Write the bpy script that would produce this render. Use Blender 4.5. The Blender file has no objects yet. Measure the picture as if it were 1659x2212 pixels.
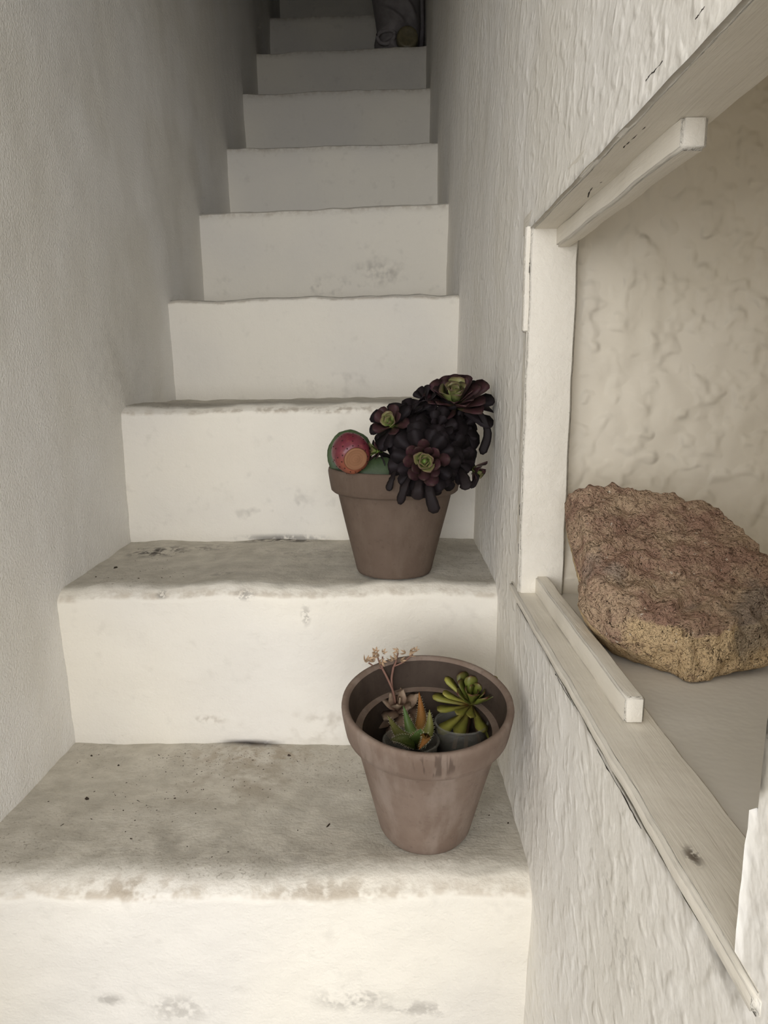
import bpy, bmesh, math, random
from mathutils import Vector, Matrix, noise

random.seed(7)
SC = bpy.context.scene
COL = SC.collection

# ------------------------------------------------------------------ camera
CAM_Z = 0.75
PITCH = math.atan(286 / 1560.0)
YAW = math.atan(12.5 / 1560.0 * math.cos(PITCH))
cam_d = bpy.data.cameras.new('camera')
cam_d.sensor_fit = 'VERTICAL'
cam_d.sensor_height = 36.0
cam_d.lens = 1560.0 / 2212.0 * 36.0
cam_d.clip_start = 0.01
cam = bpy.data.objects.new('camera', cam_d)
COL.objects.link(cam)
cam.location = (0, 0, CAM_Z)
cam.rotation_euler = (math.pi / 2 - PITCH, 0, YAW)
SC.camera = cam

# ------------------------------------------------------------------ world, light, exposure
world = bpy.data.worlds.new('world')
SC.world = world
world.use_nodes = True
world.node_tree.nodes['Background'].inputs[0].default_value = (0.75, 0.85, 1.0, 1)
world.node_tree.nodes['Background'].inputs[1].default_value = 0.5
# overcast daylight entering by the wide open gateway of the lobby behind the photographer
ld = bpy.data.lights.new('doorway_daylight', 'AREA')
ld.shape = 'RECTANGLE'
ld.size = 3.0
ld.size_y = 1.65
ld.energy = 110.0
ld.color = (0.955, 0.965, 1.0)
lo = bpy.data.objects.new('doorway_daylight', ld)
COL.objects.link(lo)
lo.location = (-0.45, -2.85, 1.0)
lo.rotation_euler = (math.radians(90), 0, 0)
# light added inside the alcove before its back wall, out of sight to the right
l2 = bpy.data.lights.new('alcove_added_light', 'AREA')
l2.shape = 'RECTANGLE'
l2.size = 0.40
l2.size_y = 0.42
l2.energy = 0.30
l2.color = (1.0, 0.97, 0.93)
l2o = bpy.data.objects.new('alcove_added_light', l2)
COL.objects.link(l2o)
l2o.location = (0.60, 0.42, 0.84)
l2o.rotation_euler = (0, math.radians(90), 0)
SC.view_settings.view_transform = 'Standard'
SC.view_settings.look = 'None'
SC.view_settings.gamma = 1.0
SC.view_settings.use_curve_mapping = False
SC.view_settings.exposure = 0.0

# ------------------------------------------------------------------ helpers
def n3(x, y, z, s=1.0):
    return noise.noise(Vector((x * s, y * s, z * s)))

def lerp_tab(tab, v):
    if v <= tab[0][0]:
        return tab[0][1]
    for (a, p), (b, q) in zip(tab, tab[1:]):
        if v <= b:
            t = (v - a) / (b - a)
            return p + (q - p) * t
    return tab[-1][1]

def mesh_from(name, verts, faces, mat=None, smooth=True):
    me = bpy.data.meshes.new(name)
    me.from_pydata([tuple(v) for v in verts], [], faces)
    me.validate()
    if smooth:
        me.polygons.foreach_set('use_smooth', [True] * len(me.polygons))
    if mat:
        me.materials.append(mat)
    me.update()
    return me

def obj(name, me, parent=None, M=None):
    o = bpy.data.objects.new(name, me)
    COL.objects.link(o)
    if parent is not None:
        o.parent = parent
    if M is not None:
        o.matrix_local = M
    return o

def empty(name, loc=(0, 0, 0), rot=None):
    o = bpy.data.objects.new(name, None)
    COL.objects.link(o)
    o.empty_display_size = 0.02
    o.location = loc
    if rot:
        o.rotation_euler = rot
    return o

def tag(o, label=None, cat=None, group=None, kind=None):
    if label: o['label'] = label
    if cat: o['category'] = cat
    if group: o['group'] = group
    if kind: o['kind'] = kind
    return o

def bm_mesh(name, bm, mat, smooth=True):
    me = bpy.data.meshes.new(name)
    bm.normal_update()
    bm.to_mesh(me)
    bm.free()
    if smooth:
        me.polygons.foreach_set('use_smooth', [True] * len(me.polygons))
    me.materials.append(mat)
    return me

def spaced(a, b, step):
    n = max(1, int(round((b - a) / step)))
    return [a + (b - a) * i / n for i in range(n + 1)]

def chain(*segs):
    out = []
    for a, b, s in segs:
        p = spaced(a, b, s)
        if out:
            p = p[1:]
        out += p
    return out

def lathe(profile, n, wob=0.0, seed=0.0, close=True):
    """profile: list of (r, z); closed ring surface of revolution"""
    V, F = [], []
    m = len(profile)
    for j, (r, z) in enumerate(profile):
        for i in range(n):
            a = 2 * math.pi * i / n
            rr = r + wob * n3(math.cos(a) * 1.5 + seed, math.sin(a) * 1.5, z * 14 + seed)
            V.append((rr * math.cos(a), rr * math.sin(a), z))
    for j in range(m - 1):
        for i in range(n):
            k = (i + 1) % n
            F.append((j * n + i, j * n + k, (j + 1) * n + k, (j + 1) * n + i))
    if close:
        F.append(tuple(reversed(range(n))))
        F.append(tuple((m - 1) * n + i for i in range(n)))
    return V, F

def tube(points, radii, n=8, flat=1.0, side=None):
    """swept tube through points; closed ends"""
    pts = [Vector(p) for p in points]
    V, F = [], []
    up = Vector((0.13, 0.21, 1)).normalized()
    for j, p in enumerate(pts):
        d = (pts[min(j + 1, len(pts) - 1)] - pts[max(j - 1, 0)]).normalized()
        s = (Vector(side) - d * d.dot(Vector(side))) if side else d.cross(up)
        if s.length < 1e-3:
            s = d.cross(Vector((1, 0, 0)))
        s.normalize()
        t = s.cross(d)
        r = radii[j] if isinstance(radii, (list, tuple)) else radii
        for i in range(n):
            a = 2 * math.pi * i / n
            V.append(p + s * (r * math.cos(a)) + t * (r * flat * math.sin(a)))
    m = len(pts)
    for j in range(m - 1):
        for i in range(n):
            k = (i + 1) % n
            F.append((j * n + i, j * n + k, (j + 1) * n + k, (j + 1) * n + i))
    F.append(tuple(reversed(range(n))))
    F.append(tuple((m - 1) * n + i for i in range(n)))
    return V, F

def bez(pts, k=10):
    """Catmull-Rom through points"""
    P = [Vector(p) for p in pts]
    P = [P[0] * 2 - P[1]] + P + [P[-1] * 2 - P[-2]]
    out = []
    for i in range(1, len(P) - 2):
        a, b, c, d = P[i - 1:i + 3]
        for j in range(k):
            t = j / k
            out.append(0.5 * ((2 * b) + (c - a) * t + (2 * a - 5 * b + 4 * c - d) * t * t + (3 * b - a - 3 * c + d) * t ** 3))
    out.append(P[-2])
    return out

# ------------------------------------------------------------------ material helpers
class NT:
    def __init__(self, name):
        self.m = bpy.data.materials.new(name)
        self.m.use_nodes = True
        self.t = self.m.node_tree
        self.b = self.t.nodes['Principled BSDF']
        self.geo = None
        self.shared = {}

    def n(self, typ, **kw):
        nd = self.t.nodes.new(typ)
        for k, v in kw.items():
            setattr(nd, k, v)
        return nd

    def put(self, sock, v):
        if isinstance(v, bpy.types.NodeSocket):
            self.t.links.new(v, sock)
        elif isinstance(v, (tuple, list)) and len(v) == 3 and sock.type == 'RGBA':
            sock.default_value = (*v, 1)
        else:
            sock.default_value = v

    def pos(self):
        if not self.geo:
            self.geo = self.n('ShaderNodeTexCoord')
        return self.geo.outputs['Object']

    def math(self, op, a, b=0.0, c=None, clamp=False):
        nd = self.n('ShaderNodeMath', operation=op, use_clamp=clamp)
        self.put(nd.inputs[0], a)
        self.put(nd.inputs[1], b)
        if c is not None:
            self.put(nd.inputs[2], c)
        return nd.outputs[0]

    def vec(self, op, a, b):
        nd = self.n('ShaderNodeVectorMath', operation=op)
        self.put(nd.inputs[0], a)
        self.put(nd.inputs[1], b)
        return nd.outputs['Value'] if op in ('LENGTH', 'DISTANCE', 'DOT_PRODUCT') else nd.outputs['Vector']

    def noise(self, scale, detail=3.0, rough=0.5, vec=None, dist=0.0, out='Fac'):
        nd = self.n('ShaderNodeTexNoise')
        self.put(nd.inputs['Vector'], vec if vec is not None else self.pos())
        nd.inputs['Scale'].default_value = scale
        nd.inputs['Detail'].default_value = detail
        nd.inputs['Roughness'].default_value = rough
        nd.inputs['Distortion'].default_value = dist
        return nd.outputs[out]

    def ramp(self, v, a, b, lo=0.0, hi=1.0, smooth=True):
        nd = self.n('ShaderNodeMapRange', interpolation_type='SMOOTHSTEP' if smooth else 'LINEAR')
        self.put(nd.inputs[0], v)
        nd.inputs[1].default_value = a
        nd.inputs[2].default_value = b
        nd.inputs[3].default_value = lo
        nd.inputs[4].default_value = hi
        return nd.outputs[0]

    def mix(self, f, a, b):
        nd = self.n('ShaderNodeMix', data_type='RGBA')
        self.put(nd.inputs[0], f)
        self.put(nd.inputs[6], a)
        self.put(nd.inputs[7], b)
        return nd.outputs[2]

    def bump(self, h, strength=1.0, dist=0.001, prev=None):
        nd = self.n('ShaderNodeBump')
        nd.inputs['Strength'].default_value = strength
        nd.inputs['Distance'].default_value = dist
        self.put(nd.inputs['Height'], h)
        if prev is not None:
            self.put(nd.inputs['Normal'], prev)
        return nd.outputs[0]

    def blob(self, c, r, nscale=30, th=(0.42, 0.62)):
        """a stain of its own ragged shape round a spot of the surface"""
        d = self.vec('SUBTRACT', self.pos(), tuple(c))
        d = self.vec('DIVIDE', d, tuple(r))
        l = self.vec('LENGTH', d, (0, 0, 0))
        m = self.ramp(l, 1.0, 0.15)
        key = 28 if nscale < 40 else (55 if nscale < 90 else 125)      # three shared noises keep the shader cheap
        return self.math('MULTIPLY', m, self.ramp(self.sn(key), *th))

    def sn(self, key):
        if key not in self.shared:
            self.shared[key] = self.noise(key, 2.5, 0.68)
        return self.shared[key]

    def done(self, col=None, rough=0.8, normal=None, spec=0.3, **kw):
        if col is not None:
            self.put(self.b.inputs['Base Color'], col)
        self.put(self.b.inputs['Roughness'], rough)
        self.b.inputs['Specular IOR Level'].default_value = spec
        if normal is not None:
            self.put(self.b.inputs['Normal'], normal)
        for k, v in kw.items():
            self.put(self.b.inputs[k], v)
        return self.m

WHITE = (0.855, 0.80, 0.69)

def whitewash(name, base, streak=None, bumps=((220, 0.0006),), patch=0.04, stains=(), dabs=None, rough=0.75):
    t = NT(name)
    col = base
    pn = t.ramp(t.noise(5.0, 1, 0.6), 0.35, 0.7)
    dark = tuple(c * (1 - patch * 2.2) * k for c, k in zip(base, (1, 0.99, 0.96)))
    col = t.mix(pn, base, dark)
    for (c, r, sc, th, k, scol) in stains:
        m = t.math('MULTIPLY', t.blob(c, r, sc, th), k)
        col = t.mix(m, col, scol)
    nrm = None
    for sc, dist in bumps:
        v = t.pos()
        if isinstance(sc, tuple):
            v = t.vec('MULTIPLY', v, sc)
            s = 1.0
        else:
            s = sc
        h = t.noise(s, 1.0, 0.55, vec=v)
        if dabs and sc == dabs:
            h = t.ramp(h, 0.44, 0.78)
        nrm = t.bump(h, 1.0, dist, nrm)
    return t.done(col, rough, nrm, 0.25)

SOOT = (0.06, 0.05, 0.045)
GREYD = (0.30, 0.27, 0.23)
BRN = (0.34, 0.27, 0.19)

# ------------------------------------------------------------------ materials of the setting
def step_material(ya=-9, yb=-8):
    t = NT('stair_whitewash')
    base = WHITE
    col = t.mix(t.ramp(t.noise(4.0, 1, 0.6), 0.35, 0.7), base, (0.79, 0.745, 0.665))
    # fine blotches of age
    col = t.mix(t.math('MULTIPLY', t.ramp(t.sn(28), 0.58, 0.78), 0.22), col, (0.50, 0.46, 0.39))
    # trodden dust lying on the treads
    g = t.n('ShaderNodeNewGeometry')
    sep = t.n('ShaderNodeSeparateXYZ')
    t.put(sep.inputs[0], g.outputs['Normal'])
    up = t.ramp(sep.outputs[2], 0.88, 0.97)
    dust = t.ramp(t.sn(28), 0.25, 0.75, 0.55, 1.0)
    col = t.mix(t.math('MULTIPLY', up, dust), col, (0.49, 0.455, 0.385))
    grit = t.ramp(t.noise(260.0, 1, 0.6), 0.60, 0.72)
    grit = t.math('MULTIPLY', grit, t.ramp(t.noise(4.0, 1, 0.6), 0.40, 0.62))
    col = t.mix(t.math('MULTIPLY', t.math('MULTIPLY', up, grit), 0.55), col, (0.20, 0.165, 0.125))
    # worn ochre on the rounded noses
    edge = t.math('MULTIPLY', t.ramp(sep.outputs[2], 0.15, 0.45), t.ramp(sep.outputs[2], 0.95, 0.75))
    edge = t.math('MULTIPLY', edge, t.ramp(t.sn(55), 0.36, 0.66))
    col = t.mix(t.math('MULTIPLY', edge, 0.55), col, (0.52, 0.44, 0.34))
    stains = [
        ((-0.201, 0.968, 0.232), (0.060, 0.020, 0.010), 45, (0.30, 0.45), 1.0, SOOT),
        ((-0.190, 0.930, 0.232), (0.16, 0.050, 0.02), 50, (0.42, 0.62), 0.6, BRN),
        ((-0.193, 0.856, 0.232), (0.12, 0.09, 0.03), 30, (0.40, 0.65), 0.45, BRN),
        ((-0.28, 0.72, 0.232), (0.17, 0.05, 0.03), 26, (0.40, 0.65), 0.35, GREYD),
        ((-0.12, 0.70, 0.232), (0.20, 0.035, 0.03), 40, (0.40, 0.65), 0.45, GREYD),
        ((-0.190, 1.232, 0.475), (0.12, 0.020, 0.012), 60, (0.38, 0.55), 0.9, SOOT),
        ((-0.330, 1.190, 0.470), (0.11, 0.040, 0.02), 55, (0.44, 0.58), 0.85, GREYD),
        ((-0.390, 1.160, 0.470), (0.06, 0.05, 0.02), 70, (0.46, 0.58), 0.9, SOOT),
        ((-0.240, 1.011, 0.468), (0.035, 0.014, 0.02), 60, (0.40, 0.55), 0.75, GREYD),
        ((-0.15, 1.14, 0.468), (0.16, 0.06, 0.02), 45, (0.50, 0.64), 0.55, GREYD),
        ((-0.36, 1.30, 0.715), (0.12, 0.15, 0.02), 40, (0.42, 0.60), 0.7, GREYD),
        ((-0.39, 1.50, 0.73), (0.06, 0.05, 0.02), 60, (0.40, 0.55), 0.9, SOOT),
        ((-0.140, 1.835, 0.975), (0.14, 0.03, 0.035), 34, (0.44, 0.66), 0.55, GREYD),
        ((-0.030, 1.835, 1.005), (0.09, 0.03, 0.045), 34, (0.42, 0.66), 0.5, GREYD),
        ((-0.137, 1.535, 0.745), (0.17, 0.03, 0.03), 28, (0.46, 0.68), 0.4, GREYD),
        ((-0.194, 1.235, 0.525), (0.12, 0.03, 0.06), 30, (0.50, 0.68), 0.35, GREYD),
        ((-0.260, 0.965, 0.269), (0.035, 0.03, 0.010), 60, (0.40, 0.60), 0.5, BRN),
        ((-0.090, 0.965, 0.262), (0.15, 0.03, 0.035), 34, (0.48, 0.66), 0.4, BRN),
        ((-0.262, 0.670, 0.229), (0.10, 0.03, 0.016), 55, (0.40, 0.62), 0.6, BRN),
        ((-0.060, 0.670, 0.230), (0.12, 0.03, 0.016), 55, (0.40, 0.62), 0.55, BRN),
        ((-0.039, 0.665, 0.100), (0.06, 0.03, 0.022), 48, (0.40, 0.58), 0.55, GREYD),
        ((-0.301, 0.665, 0.093), (0.025, 0.03, 0.012), 60, (0.40, 0.58), 0.55, GREYD),
        ((-0.227, 0.665, 0.085), (0.05, 0.03, 0.025), 60, (0.44, 0.58), 0.45, GREYD),
        ((0.03, 0.665, 0.088), (0.05, 0.03, 0.015), 60, (0.44, 0.58), 0.5, GREYD),
        ((-0.313, 0.957, 0.458), (0.012, 0.02, 0.007), 120, (0.35, 0.5), 0.9, GREYD),
        ((-0.198, 0.957, 0.459), (0.022, 0.02, 0.010), 120, (0.40, 0.55), 0.9, GREYD),
        ((-0.115, 0.95, 0.431), (0.010, 0.02, 0.022), 120, (0.45, 0.55), 0.5, GREYD),
        ((-0.10, 1.224, 0.700), (0.30, 0.03, 0.010), 40, (0.42, 0.62), 0.4, BRN),
    ]
    for (c, r, sc, th, k, scol) in stains:
        if ya <= c[1] <= yb:          # only the stains this step carries
            col = t.mix(t.math('MULTIPLY', t.blob(c, r, sc, th), k), col, scol)
    v = t.vec('MULTIPLY', t.pos(), (55, 75, 75))
    nrm = t.bump(t.noise(1.0, 2, 0.6, vec=v), 1.0, 0.0014)
    nrm = t.bump(t.noise(330.0, 1, 0.6), 1.0, 0.0005, nrm)
    return t.done(col, 0.78, nrm, 0.25)

M_STEP = step_material()
M_LEFT = whitewash('left_wall_whitewash', (0.90, 0.878, 0.835), bumps=((20, 0.0020), (290, 0.0014)), patch=0.03,
                   stains=(((-0.456, 1.18, 0.76), (0.05, 0.12, 0.10), 60, (0.45, 0.6), 0.12, GREYD),))
M_RIGHT = whitewash('right_wall_whitewash', (0.90, 0.865, 0.80), bumps=((14, 0.0025), (62, 0.0013), (240, 0.0005)), dabs=62, patch=0.02,
                    stains=(((0.146, 0.275, 0.498), (0.05, 0.022, 0.016), 40, (0.30, 0.5), 0.6, GREYD),
                            ((0.146, 0.41, 0.40), (0.05, 0.10, 0.05), 90, (0.56, 0.66), 0.35, GREYD)))
M_ALC = whitewash('alcove_whitewash', (0.86, 0.79, 0.665), bumps=((18, 0.012), (44, 0.0030)), dabs=44, patch=0.04)

def frame_material():
    t = NT('painted_frame_wood')
    base = (0.84, 0.785, 0.68)
    col = t.mix(t.ramp(t.noise(9.0, 4, 0.6), 0.4, 0.7), base, (0.78, 0.725, 0.62))
    v = t.vec('MULTIPLY', t.pos(), (140, 9, 140))
    gr = t.noise(1.0, 5, 0.65, vec=v, dist=0.4)
    col = t.mix(t.math('MULTIPLY', t.ramp(gr, 0.60, 0.72), 0.16), col, (0.55, 0.50, 0.42))
    # chips in the paint
    v2 = t.vec('MULTIPLY', t.pos(), (260, 50, 260))
    chip = t.ramp(t.noise(1.0, 2, 0.5, vec=v2), 0.785, 0.81)
    col = t.mix(t.math('MULTIPLY', chip, 0.85), col, (0.10, 0.08, 0.06))
    knot = t.blob((0.154, 0.33, 0.511), (0.006, 0.012, 0.01), 160, (0.44, 0.52))
    col = t.mix(knot, col, (0.16, 0.13, 0.10))
    nrm = t.bump(gr, 1.0, 0.0012)
    nrm = t.bump(t.noise(24.0, 3, 0.5), 1.0, 0.0025, nrm)
    return t.done(col, 0.5, nrm, 0.35)
M_FRAME = frame_material()

def plain(name, col, rough=0.7, spec=0.3, bump=None):
    t = NT(name)
    nrm = t.bump(t.noise(bump[0], 4, 0.6), 1.0, bump[1]) if bump else None
    c = t.mix(t.ramp(t.noise(40, 4, 0.6), 0.35, 0.7), col, tuple(x * 0.8 for x in col))
    return t.done(c, rough, nrm, spec)

# ------------------------------------------------------------------ staircase
XL, XR = -0.456, 0.146
WR = [(-1.2, 0.150), (0.9, 0.146), (1.25, 0.149), (1.53, 0.141), (1.83, 0.139), (2.15, 0.132), (2.45, 0.124), (4.6, 0.124)]
#        nose Y, z left, z right, nose depth, nose height
STEPS = [
    (0.655, 0.226, 0.230, 0.032, 0.016),
    (0.949, 0.453, 0.461, 0.024, 0.014),
    (1.224, 0.691, 0.701, 0.024, 0.013),
    (1.531, 0.903, 0.917, 0.018, 0.008),
    (1.829, 1.137, 1.161, 0.016, 0.007),
    (2.150, 1.377, 1.390, 0.014, 0.006),
    (2.430, 1.615, 1.636, 0.014, 0.006),
    (2.708, 1.843, 1.868, 0.014, 0.006),
    (3.011, 2.086, 2.106, 0.014, 0.006),
    (3.300, 2.328, 2.345, 0.014, 0.006),
    (3.590, 2.568, 2.585, 0.014, 0.006),
]
stair = tag(empty('staircase', (0, 0, 0)), 'steep narrow whitewashed staircase with rounded worn step edges climbing into the dark', 'staircase')

def make_step(i):
    Yn, zl, zr, nd, nh = STEPS[i]
    if i + 1 < len(STEPS):
        Yb = STEPS[i + 1][0] + 0.05
    else:
        Yb = 4.35
    near = i < 4
    nx = 110 if near else 50
    prof = []          # (y, dz from the nose line, on_nose)
    zlow = STEPS[i - 1][1] if i else -0.02
    H = zl - zlow + 0.015
    nr = 34 if near else 10
    for k in range(nr + 1):
        t = k / nr
        prof.append((Yn + 0.020 * (1 - t), -H * (1 - t), t))
    for k in range(1, 9):
        a = math.pi / 2 * k / 8
        # eased chamfer: straight middle, rounded ends
        q = k / 8
        prof.append((Yn + nd * (0.65 * q + 0.35 * (1 - math.cos(a))), nh * (0.5 * q + 0.5 * math.sin(a)), 1))
    nt = 30 if near else 8
    y0 = Yn + nd
    for k in range(1, nt + 1):
        t = k / nt
        prof.append((y0 + (Yb - y0) * t, nh + (-0.012 if i == 0 else 0.002) * t, 1))
    V, F = [], []
    x0, x1 = XL - 0.03, XR + 0.03
    for j, (y, dz, w) in enumerate(prof):
        for c in range(nx + 1):
            u = c / nx
            x = x0 + (x1 - x0) * u
            z = zl + (zr - zl) * u + dz
            a = 0.0045 * n3(x, i * 3.1, 0, 7) + 0.0020 * n3(x, i * 5.3, 3, 24)
            b = 0.0050 * n3(x, i * 2.7, 9, 5) + 0.0020 * n3(x, i * 1.3, 5, 26)
            d = 0.0022 * n3(x, y, z + i, 22) + 0.0010 * n3(x, y, z, 70) + 0.004 * n3(x, y, z, 6)
            V.append((x, y + b * w + (d if dz < 0 else d * 0.3), z + a * w + (d * 0.8 if dz >= 0 else 0)))
    m = nx + 1
    for j in range(len(prof) - 1):
        for c in range(nx):
            F.append((j * m + c, j * m + c + 1, (j + 1) * m + c + 1, (j + 1) * m + c))
    # body behind the skin
    n0 = len(V)
    last = (len(prof) - 1) * m
    zb = V[0][2] - 0.002
    V += [(x0, Yb, zb), (x1, Yb, zb)]
    F.append((0, n0, n0 + 1, nx) if False else (nx, n0 + 1, n0, 0))
    F.append((last, last + nx, n0 + 1, n0))
    m_ = step_material(Yn - 0.05, Yb) if i < 6 else M_STEP
    return obj('step', mesh_from('step', V, F, m_), stair)

for i in range(len(STEPS)):
    make_step(i)

# floor at the foot of the stairs
fl = lambda x, y: 0.004 * n3(x, y, 4, 5) - 0.002
xs, ys = spaced(-2.15, 1.35, 0.07), spaced(-3.0, 0.70, 0.07)
V = [(x, y, fl(x, y)) for y in ys for x in xs]
F = [(j * len(xs) + i, j * len(xs) + i + 1, (j + 1) * len(xs) + i + 1, (j + 1) * len(xs) + i) for j in range(len(ys) - 1) for i in range(len(xs) - 1)]
M_FLOOR = whitewash('worn_stone_floor', (0.17, 0.16, 0.145), bumps=((30, 0.002),))
tag(obj('floor', mesh_from('floor', V, F, M_FLOOR)), 'worn stone landing floor at the foot of the stairs', kind='structure')

# ------------------------------------------------------------------ left wall
def grid(us, vs, fn, flip=False):
    V = [fn(u, v) for v in vs for u in us]
    n = len(us)
    F = []
    for j in range(len(vs) - 1):
        for i in range(n - 1):
            q = (j * n + i, j * n + i + 1, (j + 1) * n + i + 1, (j + 1) * n + i)
            F.append(tuple(reversed(q)) if flip else q)
    return V, F

def left_x(y, z):
    x = XL + 0.006 * n3(y, z, 1.5, 2.6) + 0.0022 * n3(y, z, 7.5, 11) + 0.0007 * n3(y, z, 2.5, 45)
    return x
ysl = chain((0.30, 0.7, 0.04), (0.7, 1.7, 0.012), (1.7, 4.35, 0.03))
zsl = chain((-0.03, 0.0, 0.03), (0.0, 1.5, 0.012), (1.5, 5.2, 0.05))
V, F = grid(ysl, zsl, lambda y, z: (left_x(y, z), y, z))
n0 = len(V)
# thickness: the wall's own body behind the skin
V += [(XL - 0.25, 0.30, -0.03), (XL - 0.25, 4.35, -0.03), (XL - 0.25, 4.35, 5.2), (XL - 0.25, 0.30, 5.2)]
ny, nz = len(ysl), len(zsl)
F.append((n0 + 3, n0 + 2, n0 + 1, n0))
F.append(tuple([n0, n0 + 3] + [j * ny for j in range(nz - 1, -1, -1)]))
tag(obj('wall_left', mesh_from('wall_left', V, F, M_LEFT)), 'grey-white plastered wall along the left of the stairs', kind='structure')

# ------------------------------------------------------------------ right wall with the little window opening
OY0, OY1, OZ0, OZ1 = 0.268, 0.796, 0.4985, 0.905
def right_x(y, z):
    x = lerp_tab(WR, y) + 0.004 * n3(y, z, 21.5, 3) + 0.0012 * n3(y, z * 0.8, 3.5, 24) + 0.0008 * max(0, n3(y, z * 0.7, 8.5, 70))
    # keep the plaster level at the frame
    dy = max(OY0 - y, 0, y - OY1); dz = max(OZ0 - z, 0, z - OZ1)
    k = min(1.0, math.hypot(dy, dz) / 0.03)
    return XR + (x - XR) * k
ysr = chain((0.0, 0.1, 0.02), (0.1, OY0, 0.007), (OY0, OY1, 0.007), (OY1, 1.6, 0.008), (1.6, 4.35, 0.03))
zsr = chain((-0.03, 0.2, 0.02), (0.2, OZ0, 0.008), (OZ0, OZ1, 0.008), (OZ1, 1.25, 0.008), (1.25, 5.2, 0.04))
def near_edge(z):
    k = 0.010 if z > 0.585 else 0.0
    return OY0 - k + 0.0035 * n3(z, 2, 2, 22) + 0.002 * n3(z, 5, 2, 60)
def wr_pt(y, z):
    e = 1e-6
    yy, zz = y, z
    if abs(y - OY0) < e and OZ0 - e <= z <= OZ1 + e:
        yy = near_edge(z)
    if abs(z - OZ0) < e and OY0 - e <= y <= OY1 + e:
        zz = z - 0.0012 + 0.0016 * n3(y, 1, 1, 30) + 0.0010 * n3(y, 4, 1, 90)
        if y < OY0 + 0.08:
            zz += 0.0022 * (1 - (y - OY0) / 0.08)
    if abs(z - OZ1) < e and OY0 - e <= y <= OY1 + e:
        zz = z + 0.0012 * n3(y, 9, 1, 25)
    if abs(y - OY1) < e and OZ0 - e <= z <= OZ1 + e:
        yy = y + 0.0010 * n3(z, 6, 1, 30)
    return (right_x(y, z), yy, zz)
V, F0 = grid(ysr, zsr, wr_pt, flip=True)
ny = len(ysr)
ia = min(range(ny), key=lambda i: abs(ysr[i] - OY0)); ib = min(range(ny), key=lambda i: abs(ysr[i] - OY1))
ja = min(range(len(zsr)), key=lambda i: abs(zsr[i] - OZ0)); jb = min(range(len(zsr)), key=lambda i: abs(zsr[i] - OZ1))
F = []
for j in range(len(zsr) - 1):
    for i in range(ny - 1):
        if ia <= i < ib and ja <= j < jb:
            continue
        F.append(tuple(reversed((j * ny + i, j * ny + i + 1, (j + 1) * ny + i + 1, (j + 1) * ny + i))))
# reveal of the opening: the plaster turns 9 cm into the wall
ring = [(i, ja) for i in range(ia, ib)] + [(ib, j) for j in range(ja, jb)] + [(i, jb) for i in range(ib, ia, -1)] + [(ia, j) for j in range(jb, ja, -1)]
base = len(V)
R = len(ring)
for depth in (0.006, 0.038):
    for (i, j) in ring:
        p = V[j * ny + i]
        V.append((p[0] + depth, p[1], p[2]))
for k in range(R):
    a = ring[k][1] * ny + ring[k][0]
    k2 = (k + 1) % R
    b = ring[k2][1] * ny + ring[k2][0]
    F.append((a, b, base + k2, base + k))
    F.append((base + k, base + k2, base + R + k2, base + R + k))
wall_r = tag(obj('wall_right', mesh_from('wall_right', V, F, M_RIGHT)), 'brush-marked white plaster wall with a small opening on the right', kind='structure')

# alcove behind the opening (deep niche in the thick wall)
AX0, AX1, AY0, AY1, AZ0, AZ1 = 0.150, 0.62, 0.10, 0.812, 0.509, 1.10
def alc(name, us, vs, fn, label, mat=M_ALC):
    V, F = grid(us, vs, fn)
    return tag(obj(name, mesh_from(name, V, F, mat)), label, kind='structure')
rough = lambda a, b, s=0.0: 0.0045 * n3(a, b, 3.3 + s, 11) - 0.0045 * abs(n3(a, b * 0.7, 8.1 + s, 26)) + 0.0010 * n3(a, b, 1.1 + s, 90)
def far_wall(x, z):
    # the wall sweeps forward in a soft curve where it meets the shelf and the back
    f = 0.045 * max(0.0, (0.60 - z) / 0.09) ** 2 if z < 0.60 else 0.0
    g = 0.10 * max(0.0, (x - 0.42) / 0.2) ** 2
    return (x, AY1 + 0.014 - min(f, 0.03) - g + rough(x, z), z)
alc('wall_alcove_end', spaced(0.165, AX1 + 0.02, 0.006), spaced(AZ0 - 0.03, AZ1, 0.006), far_wall, 'rough lumpy cream plaster wall at the end of the alcove')
alc('wall_alcove_back', spaced(AY0 - 0.02, AY1 + 0.05, 0.03), spaced(AZ0 - 0.03, AZ1, 0.03), lambda y, z: (AX1 + rough(y, z, 2), y, z), 'cream plaster back wall deep inside the alcove')
alc('wall_alcove_near', spaced(0.22, AX1 + 0.02, 0.03), spaced(AZ0 - 0.03, AZ1, 0.03), lambda x, z: (x, AY0 + rough(x, z, 4), z), 'cream plaster near end of the alcove')
alc('ceiling_alcove', spaced(AX0 + 0.07, AX1 + 0.02, 0.03), spaced(AY0 - 0.02, AY1 + 0.05, 0.03), lambda x, y: (x, y, 1.085 + rough(x, y, 6)), 'cream plaster top of the alcove')
t_sh = whitewash('shelf_paint', (0.76, 0.72, 0.65), bumps=((14, 0.003), (120, 0.0004)), patch=0.06)
alc('floor_alcove', spaced(0.176, AX1 + 0.02, 0.01), spaced(AY0 - 0.02, AY1 + 0.05, 0.01), lambda x, y: (x, y, AZ0 + 0.0006 * n3(x, y, 1, 18)), 'cream painted shelf of the alcove under the rock', t_sh)

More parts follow.
